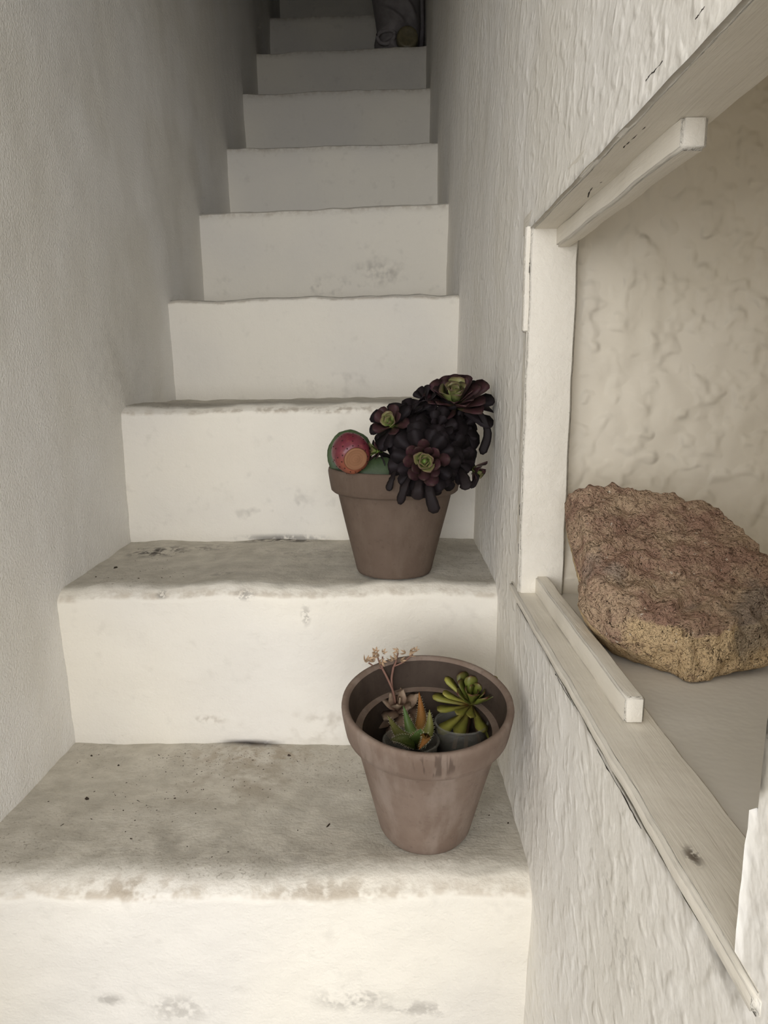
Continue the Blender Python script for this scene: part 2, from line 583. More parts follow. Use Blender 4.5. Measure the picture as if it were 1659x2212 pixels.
# ------------------------------------------------------------------ wooden frame of the opening
def board(name, lo, hi, parent, cut=0.02, wob=0.0012, bev=0.0025, seed=0.0):
    bm = bmesh.new()
    bmesh.ops.create_cube(bm, size=1.0)
    for v in bm.verts:
        v.co = Vector([lo[k] + (hi[k] - lo[k]) * (v.co[k] + 0.5) for k in range(3)])
    bmesh.ops.bevel(bm, geom=bm.edges[:], offset=bev, segments=2, affect='EDGES')
    L = max(range(3), key=lambda k: hi[k] - lo[k])
    no = [0, 0, 0]; no[L] = 1
    n = int((hi[L] - lo[L]) / cut)
    for k in range(1, n):
        co = [0, 0, 0]; co[L] = lo[L] + (hi[L] - lo[L]) * k / n
        bmesh.ops.bisect_plane(bm, geom=bm.verts[:] + bm.edges[:] + bm.faces[:], plane_co=co, plane_no=no)
    for v in bm.verts:
        c = v.co
        s = [wob * n3(c[L] + seed, q * 7.7, seed, 14) + 0.6 * wob * n3(c[L], q * 3.1 + seed, 2, 50) for q in range(3)]
        for q in range(3):
            if q != L:
                v.co[q] += s[q]
    me = bm_mesh(name, bm, M_FRAME)
    o = obj(name, me, parent)
    wn = o.modifiers.new('face_normals', 'WEIGHTED_NORMAL')
    wn.keep_sharp = False
    wn.weight = 100
    return o
win = tag(empty('window_1', (0, 0, 0)), 'cream painted wooden frame lining the opening in the right wall', kind='structure')
board('sill_board', (XR - 0.0025, 0.245, 0.5005), (0.1905, 0.84, 0.5120), win, seed=1)
board('lintel_board', (XR + 0.001, 0.235, 0.903), (0.1960, 0.84, 0.925), win, seed=2)
board('jamb_board', (XR + 0.0005, 0.790, 0.506), (0.1970, 0.815, 0.910), win, seed=3)
board('batten', (0.1655, 0.475, 0.5105), (0.1795, 0.796, 0.5310), win, seed=4, bev=0.0018)
board('batten', (0.1725, 0.464, 0.8850), (0.1885, 0.796, 0.9050), win, seed=5, bev=0.0022)
board('edge_bead', (XR - 0.0045, 0.794, 0.80), (XR + 0.004, 0.803, 0.908), win, seed=6, bev=0.0015)

# open hairline cracks in the paint
M_CRACK = plain('crack_dark', (0.05, 0.042, 0.035), 0.9, 0.1)
rk = random.Random(9)
def crack(parent, pts, r):
    P_ = bez(pts, 5)
    V, F = tube([p + Vector((0, rk.uniform(-1, 1) * r, rk.uniform(-1, 1) * r)) for p in P_], [r * rk.uniform(0.25, 1.1) for p in P_], 5)
    obj('paint_crack', mesh_from('paint_crack', V, F, M_CRACK), parent)
crack(win, [(0.1683, 0.6537, 0.9026), (0.1648, 0.6352, 0.9028), (0.1634, 0.6163, 0.9030), (0.1661, 0.6053, 0.9032)], 0.0006)
crack(win, [(0.1560, 0.520, 0.9030), (0.1565, 0.500, 0.9030), (0.1570, 0.478, 0.9032)], 0.0004)
for pts, r in (([(0.4514, 0.9178), (0.4425, 0.9181), (0.4353, 0.9176), (0.425, 0.9175)], 0.0004), ([(0.3825, 0.9194), (0.3783, 0.9195), (0.3733, 0.9202)], 0.0004),
               ([(0.8065, 0.8285), (0.8000, 0.8133)], 0.0005), ([(0.790, 0.870), (0.791, 0.860)], 0.0005), ([(0.7985, 0.614), (0.798, 0.600)], 0.0006), ([(0.7975, 0.568), (0.797, 0.556)], 0.0006),
               ([(0.600, 0.4955), (0.570, 0.4950), (0.535, 0.4957)], 0.0005), ([(0.470, 0.4945), (0.440, 0.4940), (0.405, 0.4948), (0.380, 0.4938)], 0.0006)):
    crack(wall_r, [(right_x(y, z) - 0.0001, y, z) for y, z in pts], r)

# ------------------------------------------------------------------ the rest of the shell: ceiling, entrance wall
def prism(name, pts, x0, x1, mat, label):
    n = len(pts)
    V = [(x0, y, z) for y, z in pts] + [(x1, y, z) for y, z in pts]
    F = [(i, (i + 1) % n, n + (i + 1) % n, n + i) for i in range(n)] + [tuple(reversed(range(n))), tuple(range(n, 2 * n))]
    return tag(obj(name, mesh_from(name, V, F, mat, smooth=False)), label, kind='structure')
prism('ceiling', [(0.30, 2.05), (0.75, 2.05), (4.35, 4.75), (4.35, 5.2), (0.30, 2.6)], -0.75, 0.40, M_LEFT, 'whitewashed sloping ceiling above the stairs')
prism('wall_end', [(4.30, 2.5), (4.42, 2.5), (4.42, 5.2), (4.30, 5.2)], -0.7, 0.3, M_LEFT, 'whitewashed wall at the head of the stairs')
def boxm(name, boxes, mat, label):
    bm = bmesh.new()
    for lo_, hi_ in boxes:
        r = bmesh.ops.create_cube(bm, size=1.0)
        for v in r['verts']:
            v.co = Vector([lo_[k] + (hi_[k] - lo_[k]) * (v.co[k] + 0.5) for k in range(3)])
    return tag(obj(name, bm_mesh(name, bm, mat, smooth=False)), label, kind='structure')
# the lobby the photographer stands in: unseen low lintel added to cut the light on the upper steps, wide gateway to the daylight
boxm('wall_with_shade_lintel', [((-2.15, 0.30, 0), (-0.70, 0.42, 2.3)), ((0.165, -0.02, 0), (1.35, 0.06, 2.3)), ((-0.72, 0.28, 1.44), (0.40, 0.46, 2.3)), ((0.36, 0.0, 1.40), (0.42, 0.4, 2.3))], M_LEFT, 'whitewashed lobby wall with an unseen low lintel added to shade the upper steps')
boxm('wall_gateway', [((-2.15, -3.02, 0), (-1.98, -2.90, 2.3)), ((1.08, -3.02, 0), (1.35, -2.90, 2.3)), ((-1.98, -3.02, 1.85), (1.08, -2.90, 2.3))], M_LEFT, 'whitewashed wall round the lobby gateway behind the viewer')
boxm('wall_lobby', [((-2.22, -3.02, 0), (-2.12, 0.42, 2.3)), ((1.32, -3.02, 0), (1.42, 0.06, 2.3))], M_LEFT, 'whitewashed side walls of the lobby behind the viewer')
boxm('ceiling_lobby', [((-2.2, -3.02, 2.2), (1.4, 0.40, 2.32))], M_LEFT, 'whitewashed ceiling of the lobby')

# ------------------------------------------------------------------ ground finder on the treads
from mathutils.bvhtree import BVHTree
TREES = []
for o in [c for c in COL.objects if c.parent == stair][:3]:
    TREES.append(BVHTree.FromPolygons([v.co[:] for v in o.data.vertices], [p.vertices[:] for p in o.data.polygons]))
def tread_z(x, y):
    best = 0.0
    for t in TREES:
        h = t.ray_cast(Vector((x, y, 1.5)), Vector((0, 0, -1)))
        if h[0] is not None:
            best = max(best, h[0].z)
    return best

# ------------------------------------------------------------------ terracotta pots
def terracotta(name, c0, c1, chalk, amount, drips=None):
    t = NT(name)
    col = t.mix(t.ramp(t.noise(14, 4, 0.65), 0.35, 0.68), c0, c1)
    v = t.vec('MULTIPLY', t.pos(), (34, 34, 9))
    col = t.mix(t.math('MULTIPLY', t.ramp(t.noise(1.0, 4, 0.6, vec=v), 0.44, 0.68), amount), col, chalk)
    col = t.mix(t.math('MULTIPLY', t.ramp(t.noise(130, 3, 0.6), 0.58, 0.72), 0.25), col, tuple(x * 0.55 for x in c1))
    if drips:
        v = t.vec('MULTIPLY', t.pos(), (190, 190, 12))
        d = t.math('MULTIPLY', t.ramp(t.noise(1.0, 1, 0.5, vec=v), 0.52, 0.60), t.ramp(t.vec('LENGTH', t.vec('DIVIDE', t.vec('SUBTRACT', t.pos(), drips[0]), drips[1]), (0, 0, 0)), 1.0, 0.6))
        col = t.mix(t.math('MULTIPLY', d, 0.7), col, tuple(x * 0.5 for x in c1))
    nrm = t.bump(t.noise(180, 3, 0.6), 1.0, 0.0005)
    return t.done(col, 0.82, nrm, 0.2)
M_POT_UP = terracotta('dark_clay', (0.135, 0.096, 0.071), (0.108, 0.075, 0.054), (0.18, 0.135, 0.102), 0.35)
M_POT_LOW = terracotta('chalky_clay', (0.215, 0.158, 0.122), (0.168, 0.118, 0.088), (0.285, 0.228, 0.186), 0.6,
                       drips=((0.005, -0.094, 0.150), (0.028, 0.03, 0.017)))
M_POT_IN = terracotta('dark_clay_inside', (0.066, 0.047, 0.035), (0.048, 0.033, 0.024), (0.09, 0.067, 0.05), 0.3)  # inner pot walls, coloured darker than the outer clay
M_SOIL = plain('dark_potting_soil', (0.018, 0.013, 0.010), 0.95, 0.1, (160, 0.004))

def make_pot(loc, rot, R, Rb, H, band, mat, seed, label, group):
    p = tag(empty('flower_pot', loc, rot), label, 'plant pot', group)
    rb = R * 0.872            # body radius where it enters the rim
    hb = H - band
    out = [(Rb - 0.006, 0.0), (Rb - 0.002, 0.0012), (Rb, 0.005)]
    for k in range(1, 11):
        t = k / 10
        out.append((Rb + (rb - Rb) * t, 0.005 + (hb + 0.004 - 0.005) * t))
    V, F = lathe(out, 72, 0.0008, seed, close=False)
    F.append(tuple(reversed(range(72))))
    n = 72
    body = obj('body', mesh_from('pot_body', V, F, mat), p)
    rim = [(rb - 0.010, hb - 0.001), (rb - 0.001, hb), (R * 0.925, hb + 0.0005), (R * 0.955, hb + 0.003), (R * 0.968, hb + 0.009), (R * 0.995, H - 0.010),
           (R, H - 0.005), (R * 0.992, H - 0.0012), (R * 0.97, H), (R * 0.935, H - 0.0008), (R * 0.915, H - 0.004)]
    V, F = lathe(rim, 72, 0.0008, seed, close=False)
    obj('rim', mesh_from('pot_rim', V, F, mat), p)
    ins = [(R * 0.915, H - 0.004), (R * 0.895, H - 0.012), (R * 0.872, hb + 0.009), (R * 0.825, hb - 0.008), (R * 0.800, hb - 0.016), (Rb * 0.95, 0.014)]
    V, F = lathe(ins, 72, 0.0006, seed, close=False)
    F = [tuple(reversed(f)) for f in F]
    m = len(ins)
    V += [(0, 0, 0.014)]
    F += [((m - 1) * n + (i + 1) % n, (m - 1) * n + i, len(V) - 1) for i in range(n)]
    F = [tuple(reversed(f)) if i >= (m - 1) * n else f for i, f in enumerate(F)]
    obj('inner_wall', mesh_from('pot_inside', V, F, M_POT_IN), p)
    return p, hb

def make_soil(parent, r, z, seed):
    V = [(0, 0, z + 0.004)]
    F = []
    rings, n = 8, 40
    for j in range(1, rings + 1):
        for i in range(n):
            a = 2 * math.pi * i / n
            q = r * j / rings
            x, y = q * math.cos(a), q * math.sin(a)
            V.append((x, y, z + 0.004 * n3(x + seed, y, 1, 60) + 0.002 * n3(x, y + seed, 2, 160)))
    for i in range(n):
        F.append((0, 1 + i, 1 + (i + 1) % n))
    for j in range(rings - 1):
        for i in range(n):
            a = 1 + j * n
            F.append((a + i, a + n + i, a + n + (i + 1) % n, a + (i + 1) % n))
    return obj('soil', mesh_from('soil', V, F, M_SOIL), parent)

UPX, UPY = 0.007, 1.022
UPZ = max(tread_z(UPX + 0.05 * math.cos(a), UPY + 0.05 * math.sin(a)) for a in [k * 0.4 for k in range(16)])
UP_H = 0.153
pot_up, hb_up = make_pot((UPX, UPY, UPZ), None, 0.0945, 0.0545, UP_H, 0.035, M_POT_UP, 1.3, 'dark brown clay pot holding the black rosette plant standing on the higher step', 'clay pots on the stairs')
make_soil(pot_up, 0.079, UP_H - 0.022, 1.0)

TILT = math.radians(9.5)
LOX, LOY = 0.0405, 0.7485
LO_RB, LO_H = 0.052, 0.164
lz = max(tread_z(LOX + 0.05 * math.cos(a), LOY - 0.05 + 0.02 * math.sin(a)) for a in [k * 0.4 for k in range(16)])
LOZ = lz + LO_RB * math.sin(TILT) - 0.003
pot_lo, hb_lo = make_pot((LOX, LOY, LOZ), (TILT, 0, 0), 0.0918, LO_RB, LO_H, 0.036, M_POT_LOW, 4.7, 'chalky pinkish clay pot holding three small succulents on the lower step', 'clay pots on the stairs')
make_soil(pot_lo, 0.0605, 0.060, 3.0)

# ------------------------------------------------------------------ leaves
def leaf_mesh(name, widths, thick, curl, cup, mat, k=4):
    """unit leaf along +Y, closed lens section; widths: [(t, half width)]; attribute 'along' runs 0..1"""
    V, A, F = [], [], []
    for (t, w) in widths:
        z = curl * t * t
        th = thick * (1 - 0.55 * t)
        V += [(-w, t, z + cup * w * w * 4), (0, t, z + th * 0.45), (w, t, z + cup * w * w * 4), (0, t, z - th * 0.55)]
        A += [t] * 4
    m = len(widths)
    for j in range(m - 1):
        for i in range(4):
            q = (i + 1) % 4
            F.append((j * 4 + i, j * 4 + q, (j + 1) * 4 + q, (j + 1) * 4 + i))
    F.append((3, 2, 1, 0))
    F.append(tuple((m - 1) * 4 + i for i in range(4)))
    F = [tuple(reversed(f)) for f in F]
    me = mesh_from(name, V, F, mat)
    at = me.attributes.new('along', 'FLOAT', 'POINT')
    at.data.foreach_set('value', A)
    return me

def leaf_mat(name, stops, rough=0.45, edge=None, spec=0.4, mottle=0.25):
    t = NT(name)
    at = t.n('ShaderNodeAttribute')
    at.attribute_name = 'along'
    r = t.n('ShaderNodeValToRGB')
    t.put(r.inputs[0], at.outputs['Fac'])
    e = r.color_ramp.elements
    e[0].position, e[0].color = stops[0][0], (*stops[0][1], 1)
    e[1].position, e[1].color = stops[-1][0], (*stops[-1][1], 1)
    for p, c in stops[1:-1]:
        q = e.new(p)
        q.color = (*c, 1)
    oi = t.n('ShaderNodeObjectInfo')
    col = t.mix(t.math('MULTIPLY', t.ramp(t.noise(5, 3, 0.6), 0.4, 0.7), mottle), r.outputs[0], tuple(x * 0.45 for x in stops[0][1]))
    hs = t.n('ShaderNodeHueSaturation')
    t.put(hs.inputs['Color'], col)
    t.put(hs.inputs['Value'], t.ramp(oi.outputs['Random'], 0, 1, 0.75, 1.2, smooth=False))
    return t.done(hs.outputs[0], rough, None, spec)

OBOV = [(0.0, 0.07), (0.30, 0.13), (0.58, 0.25), (0.80, 0.32), (0.94, 0.25), (1.0, 0.09)]
SPAT = [(0.0, 0.045), (0.35, 0.065), (0.62, 0.120), (0.84, 0.165), (0.96, 0.115), (1.0, 0.03)]
FATL = [(0.0, 0.10), (0.25, 0.22), (0.50, 0.29), (0.72, 0.25), (0.90, 0.11), (1.0, 0.015)]

def frame_of(axis):
    n = Vector(axis).normalized()
    a = Vector((1, 0, 0)) if abs(n.x) < 0.8 else Vector((0, 1, 0))
    x = (a - n * a.dot(n)).normalized()
    y = n.cross(x)
    return Matrix((x, y, n)).transposed()

def rosette(parent, ploc, center, axis, R, n, classes, width=1.0, inner_el=80, outer_el=-12, seed=0, heart=None, depth=0.45, skip=None, short=0.30, droop=0.0):
    """one rosette: the heart bud is the part, each leaf a sub-part of it. classes: [(limit, leaf mesh)]"""
    rnd = random.Random(seed)
    M = Matrix.Translation(Vector(center) - Vector(ploc)) @ frame_of(axis).to_4x4()
    # bud: a little cone of wrapped scales
    V, F = lathe([(R * 0.05, -R * depth), (R * 0.085, -R * 0.2), (R * 0.11, 0.0), (R * 0.09, R * 0.08), (R * 0.03, R * 0.13)], 10)
    bud = obj('rosette', mesh_from('rosette_heart', V, F, heart), parent, M)
    ga = math.radians(137.508)
    for i in range(n):
        f = i / max(1, n - 1)
        az = i * ga + rnd.uniform(-0.12, 0.12)
        el = math.radians(inner_el + (outer_el - inner_el) * f ** 0.8 + rnd.uniform(-6, 6))
        L = R * (short + (1 - short) * min(1.0, f * 1.25) ** 0.7) * rnd.uniform(0.92, 1.08)
        rad = Vector((math.cos(az), math.sin(az), 0))
        d = rad * math.cos(el) + Vector((0, 0, 1)) * math.sin(el)
        up = (Vector((0, 0, 1)) * math.cos(el) - rad * math.sin(el))
        side = d.cross(up)
        if skip and skip(M.to_3x3() @ d):
            continue
        me = [m for lim, m in classes if f <= lim][0]
        w = L * width * rnd.uniform(0.9, 1.1)
        A = Matrix((side * w, d * L, up * L)).transposed().to_4x4()
        tw = Matrix.Rotation(rnd.uniform(-0.15, 0.15), 4, 'Y')
        base = rad * (R * 0.04) + Vector((0, 0, -R * depth * f * 0.8))
        obj('leaf', me, bud, Matrix.Translation(base) @ A @ tw)
    return bud

# ---- black aeonium in the upper pot
G0, G1 = (0.17, 0.25, 0.05), (0.30, 0.36, 0.11)
M_AH = leaf_mat('aeonium_heart_green', [(0, G0), (0.55, G1), (0.9, (0.20, 0.17, 0.07)), (1, (0.11, 0.045, 0.04))], 0.5)
M_AP = leaf_mat('aeonium_purple', [(0, (0.10, 0.12, 0.03)), (0.35, (0.060, 0.028, 0.024)), (1, (0.042, 0.012, 0.018))], 0.6, spec=0.25)
M_AD = leaf_mat('aeonium_black', [(0, (0.014, 0.009, 0.009)), (1, (0.012, 0.0075, 0.009))], 0.68, spec=0.22)
M_AS = plain('aeonium_bark', (0.022, 0.017, 0.015), 0.8, 0.2, (200, 0.001))
OBOVH = [(t, w * 1.4) for t, w in OBOV]
LA_H = leaf_mesh('leaf_heart', OBOVH, 0.12, 0.10, 0.35, M_AH)
LA_P = leaf_mesh('leaf_purple', OBOV, 0.12, 0.08, 0.30, M_AP)
LA_D = leaf_mesh('leaf_black', OBOV, 0.08, -0.10, 0.12, M_AD)
LA_DD = leaf_mesh('leaf_black_drooping', OBOV, 0.10, -0.45, 0.15, M_AD)

aeo_loc = (0.053, 1.020, UPZ + UP_H - 0.028)
aeo = tag(empty('black_aeonium', aeo_loc), 'black-leaved succulent with green-hearted rosettes spilling over the upper pot', 'plant')
aeo.parent = None
BLK = [(0.24, LA_H), (0.50, LA_P), (0.80, LA_D), (1.01, LA_DD)]
rosette(aeo, aeo_loc, (0.0905, 1.0056, 0.7231), (-0.12, -0.62, 0.78), 0.054, 46, [(0.28, LA_H), (0.72, LA_P), (0.88, LA_D), (1.01, LA_DD)], 0.76, 80, -8, 11, M_AH)
rosette(aeo, aeo_loc, (0.0019, 0.9575, 0.6923), (-0.30, -0.80, 0.42), 0.038, 30, [(0.22, LA_H), (0.5, LA_P), (0.8, LA_D), (1.01, LA_DD)], 0.9, 80, -25, 12, M_AH)
rosette(aeo, aeo_loc, (0.0443, 0.9142, 0.6480), (-0.02, -0.96, 0.10), 0.047, 48, [(0.22, LA_H), (0.50, LA_P), (1.01, LA_D)], 0.80, 80, -10, 13, M_AH)
rosette(aeo, aeo_loc, (-0.0192, 0.9671, 0.6557), (-0.85, -0.45, 0.15), 0.024, 16, [(0.35, LA_H), (0.6, LA_P), (1.01, LA_D)], 1.0, 80, -5, 14, M_AH)
rosette(aeo, aeo_loc, (0.1184, 0.9912, 0.6268), (0.72, -0.45, -0.45), 0.027, 16, [(0.15, LA_H), (0.55, LA_P), (1.01, LA_DD)], 0.9, 75, -10, 15, M_AP)
for k, (c, ax, R, n) in enumerate([
        ((0.048, 1.012, 0.7230), (-0.55, -0.45, 0.7), 0.040, 18),
        ((0.0289, 0.9960, 0.7067), (-0.25, -0.45, 0.8), 0.038, 18),
        ((0.0635, 0.9623, 0.6865), (0.05, -0.85, 0.45), 0.040, 22),
        ((0.1001, 1.0008, 0.6826), (0.55, -0.65, 0.3), 0.040, 20),
        ((0.0192, 0.9479, 0.6518), (-0.5, -0.75, 0.1), 0.034, 18),
        ((0.0866, 0.9575, 0.6441), (0.5, -0.8, -0.1), 0.042, 20),
        ((0.0597, 0.9383, 0.6201), (0.1, -0.8, -0.5), 0.036, 14)]):
    rosette(aeo, aeo_loc, c, ax, R, n, [(1.01, LA_D)] if k % 2 else [(0.6, LA_D), (1.01, LA_DD)], 1.0, 62, -15, 20 + k, M_AD)

def strap(parent, ploc, pts, w, mat, name='hanging_leaf', flat=0.22, tipw=1.3):
    P_ = bez(pts, 6)
    n = len(P_)
    rad = [w * (0.55 + 0.80 * (i / (n - 1))) * (1 if i < n - 2 else 0.85 if i == n - 2 else 0.35) for i in range(n)]
    V, F = tube([p - Vector(ploc) for p in P_], [q * (1 + 0.22 * n3(i_, ploc[0] * 90 + pts[0][0] * 400, 1, 0.9)) for i_, q in enumerate(rad)], 6, flat, side=(0.94, -0.25, 0.2))
    return obj(name, mesh_from(name, V, F, mat), parent)
for pts, w in [
        ([(0.0289, 0.9190, 0.6345), (0.0192, 0.9027, 0.6172), (0.0125, 0.9046, 0.5941)], 0.0050),
        ([(0.0481, 0.9142, 0.6297), (0.0500, 0.8969, 0.6105), (0.0577, 0.8950, 0.5845)], 0.0068),
        ([(0.0385, 0.9142, 0.6297), (0.0356, 0.8969, 0.6172), (0.0346, 0.8998, 0.6008)], 0.0070),
        ([(0.0096, 0.9335, 0.6393), (0.0029, 0.9190, 0.6249), (-0.0019, 0.9161, 0.6095)], 0.0041),
        ([(0.1010, 1.0008, 0.7134), (0.1232, 0.9960, 0.7038), (0.1338, 0.9912, 0.6778), (0.1261, 0.9893, 0.6490)], 0.0050),
        ([(0.1155, 0.9960, 0.6345), (0.1193, 0.9864, 0.6172), (0.1107, 0.9816, 0.6037)], 0.0041),
        ([(0.0914, 0.9527, 0.6345), (0.0962, 0.9315, 0.6249), (0.1001, 0.9219, 0.6105)], 0.0070),
        ([(0.0289, 0.9816, 0.7163), (0.0481, 0.9720, 0.7231), (0.0674, 0.9816, 0.7231)], 0.0016)]:
    strap(aeo, aeo_loc, pts, w, M_AD)
zs = UPZ + UP_H - 0.032
for pts, r in [
        ([(0.0577, 1.0201, zs), (0.0770, 1.0297, 0.6634), (0.0905, 1.0153, 0.7115)], 0.0060),
        ([(0.0481, 1.0249, zs), (0.0289, 1.0153, 0.6538), (0.0058, 0.9671, 0.6846)], 0.0045),
        ([(0.0577, 1.0105, zs), (0.0529, 0.9720, 0.6364), (0.0443, 0.9287, 0.6441)], 0.0055),
        ([(0.0433, 1.0201, zs), (0.0096, 1.0056, 0.6364), (-0.0154, 0.9739, 0.6538)], 0.0035),
        ([(0.0626, 1.0297, zs), (0.0943, 1.0201, 0.6297), (0.1136, 0.9960, 0.6287)], 0.0035),
        ([(0.0558, 1.0220, zs), (0.0597, 1.0056, 0.6538), (0.0635, 0.9739, 0.6778)], 0.0045),
        ([(0.0597, 1.0220, zs), (0.0818, 1.0153, 0.6538), (0.0962, 1.0056, 0.6749)], 0.0040)]:
    V, F = tube([p - Vector(aeo_loc) for p in bez(pts, 5)], r, 7)
    obj('stem', mesh_from('stem', V, F, M_AS), aeo)

# ---- prickly pear with its fruit
def cactus_mat():
    t = NT('cactus_pad_green')
    col = t.mix(t.ramp(t.noise(40, 3, 0.6), 0.35, 0.7), (0.060, 0.088, 0.036), (0.040, 0.062, 0.026))
    return t.done(col, 0.5, t.bump(t.noise(120, 2, 0.5), 1.0, 0.0006), 0.4)
M_PAD = cactus_mat()
def fruit_mat():
    t = NT('prickly_pear_fruit')
    sep = t.n('ShaderNodeSeparateXYZ')
    t.put(sep.inputs[0], t.pos())
    # ripening: crimson flank, orange towards the flower end (local +Z) and low side
    k = t.math('ADD', t.math('MULTIPLY', sep.outputs[2], 26.0), t.math('MULTIPLY', sep.outputs[1], -16.0))
    k = t.math('ADD', k, t.math('MULTIPLY', t.noise(60, 3, 0.6), 0.5))
    col = t.mix(t.ramp(k, 0.45, 1.35), (0.135, 0.018, 0.030), (0.27, 0.085, 0.036))
    col = t.mix(t.math('MULTIPLY', t.ramp(t.noise(150, 2, 0.6), 0.55, 0.7), 0.3), col, (0.30, 0.09, 0.06))
    return t.done(col, 0.42, t.bump(t.noise(90, 2, 0.5), 1.0, 0.0008), 0.5)
M_FRUIT = fruit_mat()
def scar_mat():
    t = NT('fruit_flower_scar')
    w = t.n('ShaderNodeTexWave', wave_type='RINGS', rings_direction='Z')
    t.put(w.inputs['Vector'], t.pos())
    w.inputs['Scale'].default_value = 90
    w.inputs['Distortion'].default_value = 2.0
    col = t.mix(w.outputs['Fac'], (0.250, 0.122, 0.064), (0.228, 0.108, 0.055))
    return t.done(col, 0.7, None, 0.2)
M_SCAR = scar_mat()
M_SPOT = plain('areole_dark', (0.045, 0.016, 0.014), 0.8, 0.2)

pp_loc = (-0.043, 0.982, UPZ + UP_H - 0.028)
pear = tag(empty('prickly_pear', pp_loc), 'green cactus pad with one crimson-orange prickly pear fruit at the upper pot rim', 'cactus')
def ellipsoid(rx, ry, rz, n=28, m=14, bump=0.0, seed=0.0, f=None):
    V, F = [], []
    for j in range(1, m):
        th = math.pi * j / m
        for i in range(n):
            a = 2 * math.pi * i / n
            d = Vector((math.sin(th) * math.cos(a), math.sin(th) * math.sin(a), -math.cos(th)))
            s = 1 + bump * n3(d.x + seed, d.y, d.z, 2.2)
            p = Vector((d.x * rx * s, d.y * ry * s, d.z * rz * s))
            V.append(f(p) if f else p)
    top = Vector((0, 0, rz)); bot = Vector((0, 0, -rz))
    V += [f(bot) if f else bot, f(top) if f else top]
    B, T = len(V) - 2, len(V) - 1
    for j in range(m - 2):
        for i in range(n):
            k = (i + 1) % n
            F.append((j * n + i, j * n + k, (j + 1) * n + k, (j + 1) * n + i))
    for i in range(n):
        k = (i + 1) % n
        F.append((B, k, i))
        F.append((T, (m - 2) * n + i, (m - 2) * n + k))
    return V, F
def put(parent, ploc, name, VF, mat, loc, R=None):
    M = Matrix.Translation(Vector(loc) - Vector(ploc))
    if R is not None:
        M = M @ R.to_4x4()
    return obj(name, mesh_from(name, VF[0], VF[1], mat), parent, M)
put(pear, pp_loc, 'pad', ellipsoid(0.0315, 0.0062, 0.0335, bump=0.08, seed=1), M_PAD, (-0.0555, 1.000, 0.6480), Matrix.Rotation(math.radians(-8), 3, 'X') @ Matrix.Rotation(math.radians(10), 3, 'Y'))
put(pear, pp_loc, 'pad', ellipsoid(0.034, 0.0075, 0.018, bump=0.08, seed=5), M_PAD, (-0.0173, 0.9623, 0.6316), Matrix.Rotation(math.radians(-30), 3, 'X'))
# fruit: local +Z is the flower end
def fr_shape(p):
    k = p.z / 0.031
    s = 1.0 - 0.10 * max(0, -k) + (0.03 if k > 0.3 else 0)
    z = p.z
    if k > 0.72:
        z = 0.031 * (0.72 + (k - 0.72) * 0.25)
    return Vector((p.x * s, p.y * s, z))
FA = frame_of((0.30, -0.90, -0.28))
fruit = put(pear, pp_loc, 'fruit', ellipsoid(0.0252, 0.0268, 0.031, 36, 22, 0.04, 3, fr_shape), M_FRUIT, (-0.0520, 0.9527, 0.6552), FA)
V, F = lathe([(0.0158, -0.0006), (0.0148, 0.0014), (0.0125, 0.0010), (0.0085, 0.0006), (0.0045, 0.0012), (0.0008, 0.0016)], 24)
obj('flower_scar', mesh_from('flower_scar', V, F, M_SCAR), fruit, Matrix.Translation((0.0008, 0.0005, 0.0243)))
V, F = [], []
rr = random.Random(3)
def add_dot(p, nrm, r):
    R3 = frame_of(nrm)
    b = len(V)
    for i in range(6):
        a = i * math.pi / 3
        V.append(Vector(p) + R3 @ Vector((r * math.cos(a), r * math.sin(a), -0.0002)))
    V.append(Vector(p) + Vector(nrm).normalized() * r * 0.9)
    for i in range(6):
        F.append((b + i, b + (i + 1) % 6, b + 6))
for ring_th, cnt in ((0.74, 12), (0.98, 9), (1.25, 11), (1.55, 10), (1.9, 9)):
    for i in range(cnt):
        a = 2 * math.pi * (i + rr.uniform(-0.2, 0.2)) / cnt + ring_th * 3
        d = Vector((math.sin(ring_th) * math.cos(a), math.sin(ring_th) * math.sin(a), math.cos(ring_th)))
        p = fr_shape(Vector((d.x * 0.0254, d.y * 0.0270, d.z * 0.0312)))
        add_dot(p, d, 0.0011)
tag(obj('areoles', mesh_from('areoles', V, F, M_SPOT), fruit), kind='stuff')

# ------------------------------------------------------------------ succulents of the lower pot
# green aeonium
M_GI = leaf_mat('green_leaf_inner', [(0, (0.16, 0.15, 0.03)), (0.6, (0.15, 0.18, 0.03)), (0.92, (0.14, 0.13, 0.03)), (1, (0.09, 0.02, 0.015))], 0.42)
M_GO = leaf_mat('green_leaf_outer', [(0, (0.26, 0.09, 0.03)), (0.22, (0.26, 0.21, 0.05)), (0.7, (0.29, 0.29, 0.055)), (1, (0.27, 0.25, 0.05))], 0.42)
LG_I = leaf_mesh('leaf_green_inner', [(0.0, 0.07), (0.30, 0.11), (0.58, 0.20), (0.82, 0.25), (0.95, 0.18), (1.0, 0.05)], 0.12, 0.14, 0.4, M_GI)
LG_O = leaf_mesh('leaf_green_outer', SPAT, 0.11, 0.06, 0.3, M_GO)
M_GS = plain('old_brown_stem', (0.12, 0.065, 0.035), 0.8, 0.2, (220, 0.001))
ga_loc = (0.088, 0.795, LOZ + 0.075)
gaeo = tag(empty('green_aeonium', ga_loc), 'yellow-green rosette succulent with red-edged inner leaves in the lower pot', 'plant')
rosette(gaeo, ga_loc, (0.0955, 0.775, 0.3885), (0.06, -0.42, 0.88), 0.048, 36, [(0.40, LG_I), (1.01, LG_O)], 1.0, 78, -14, 31, M_GI, depth=0.30, short=0.36, skip=lambda d: d.x > 0.60 and d.z < 0.12)
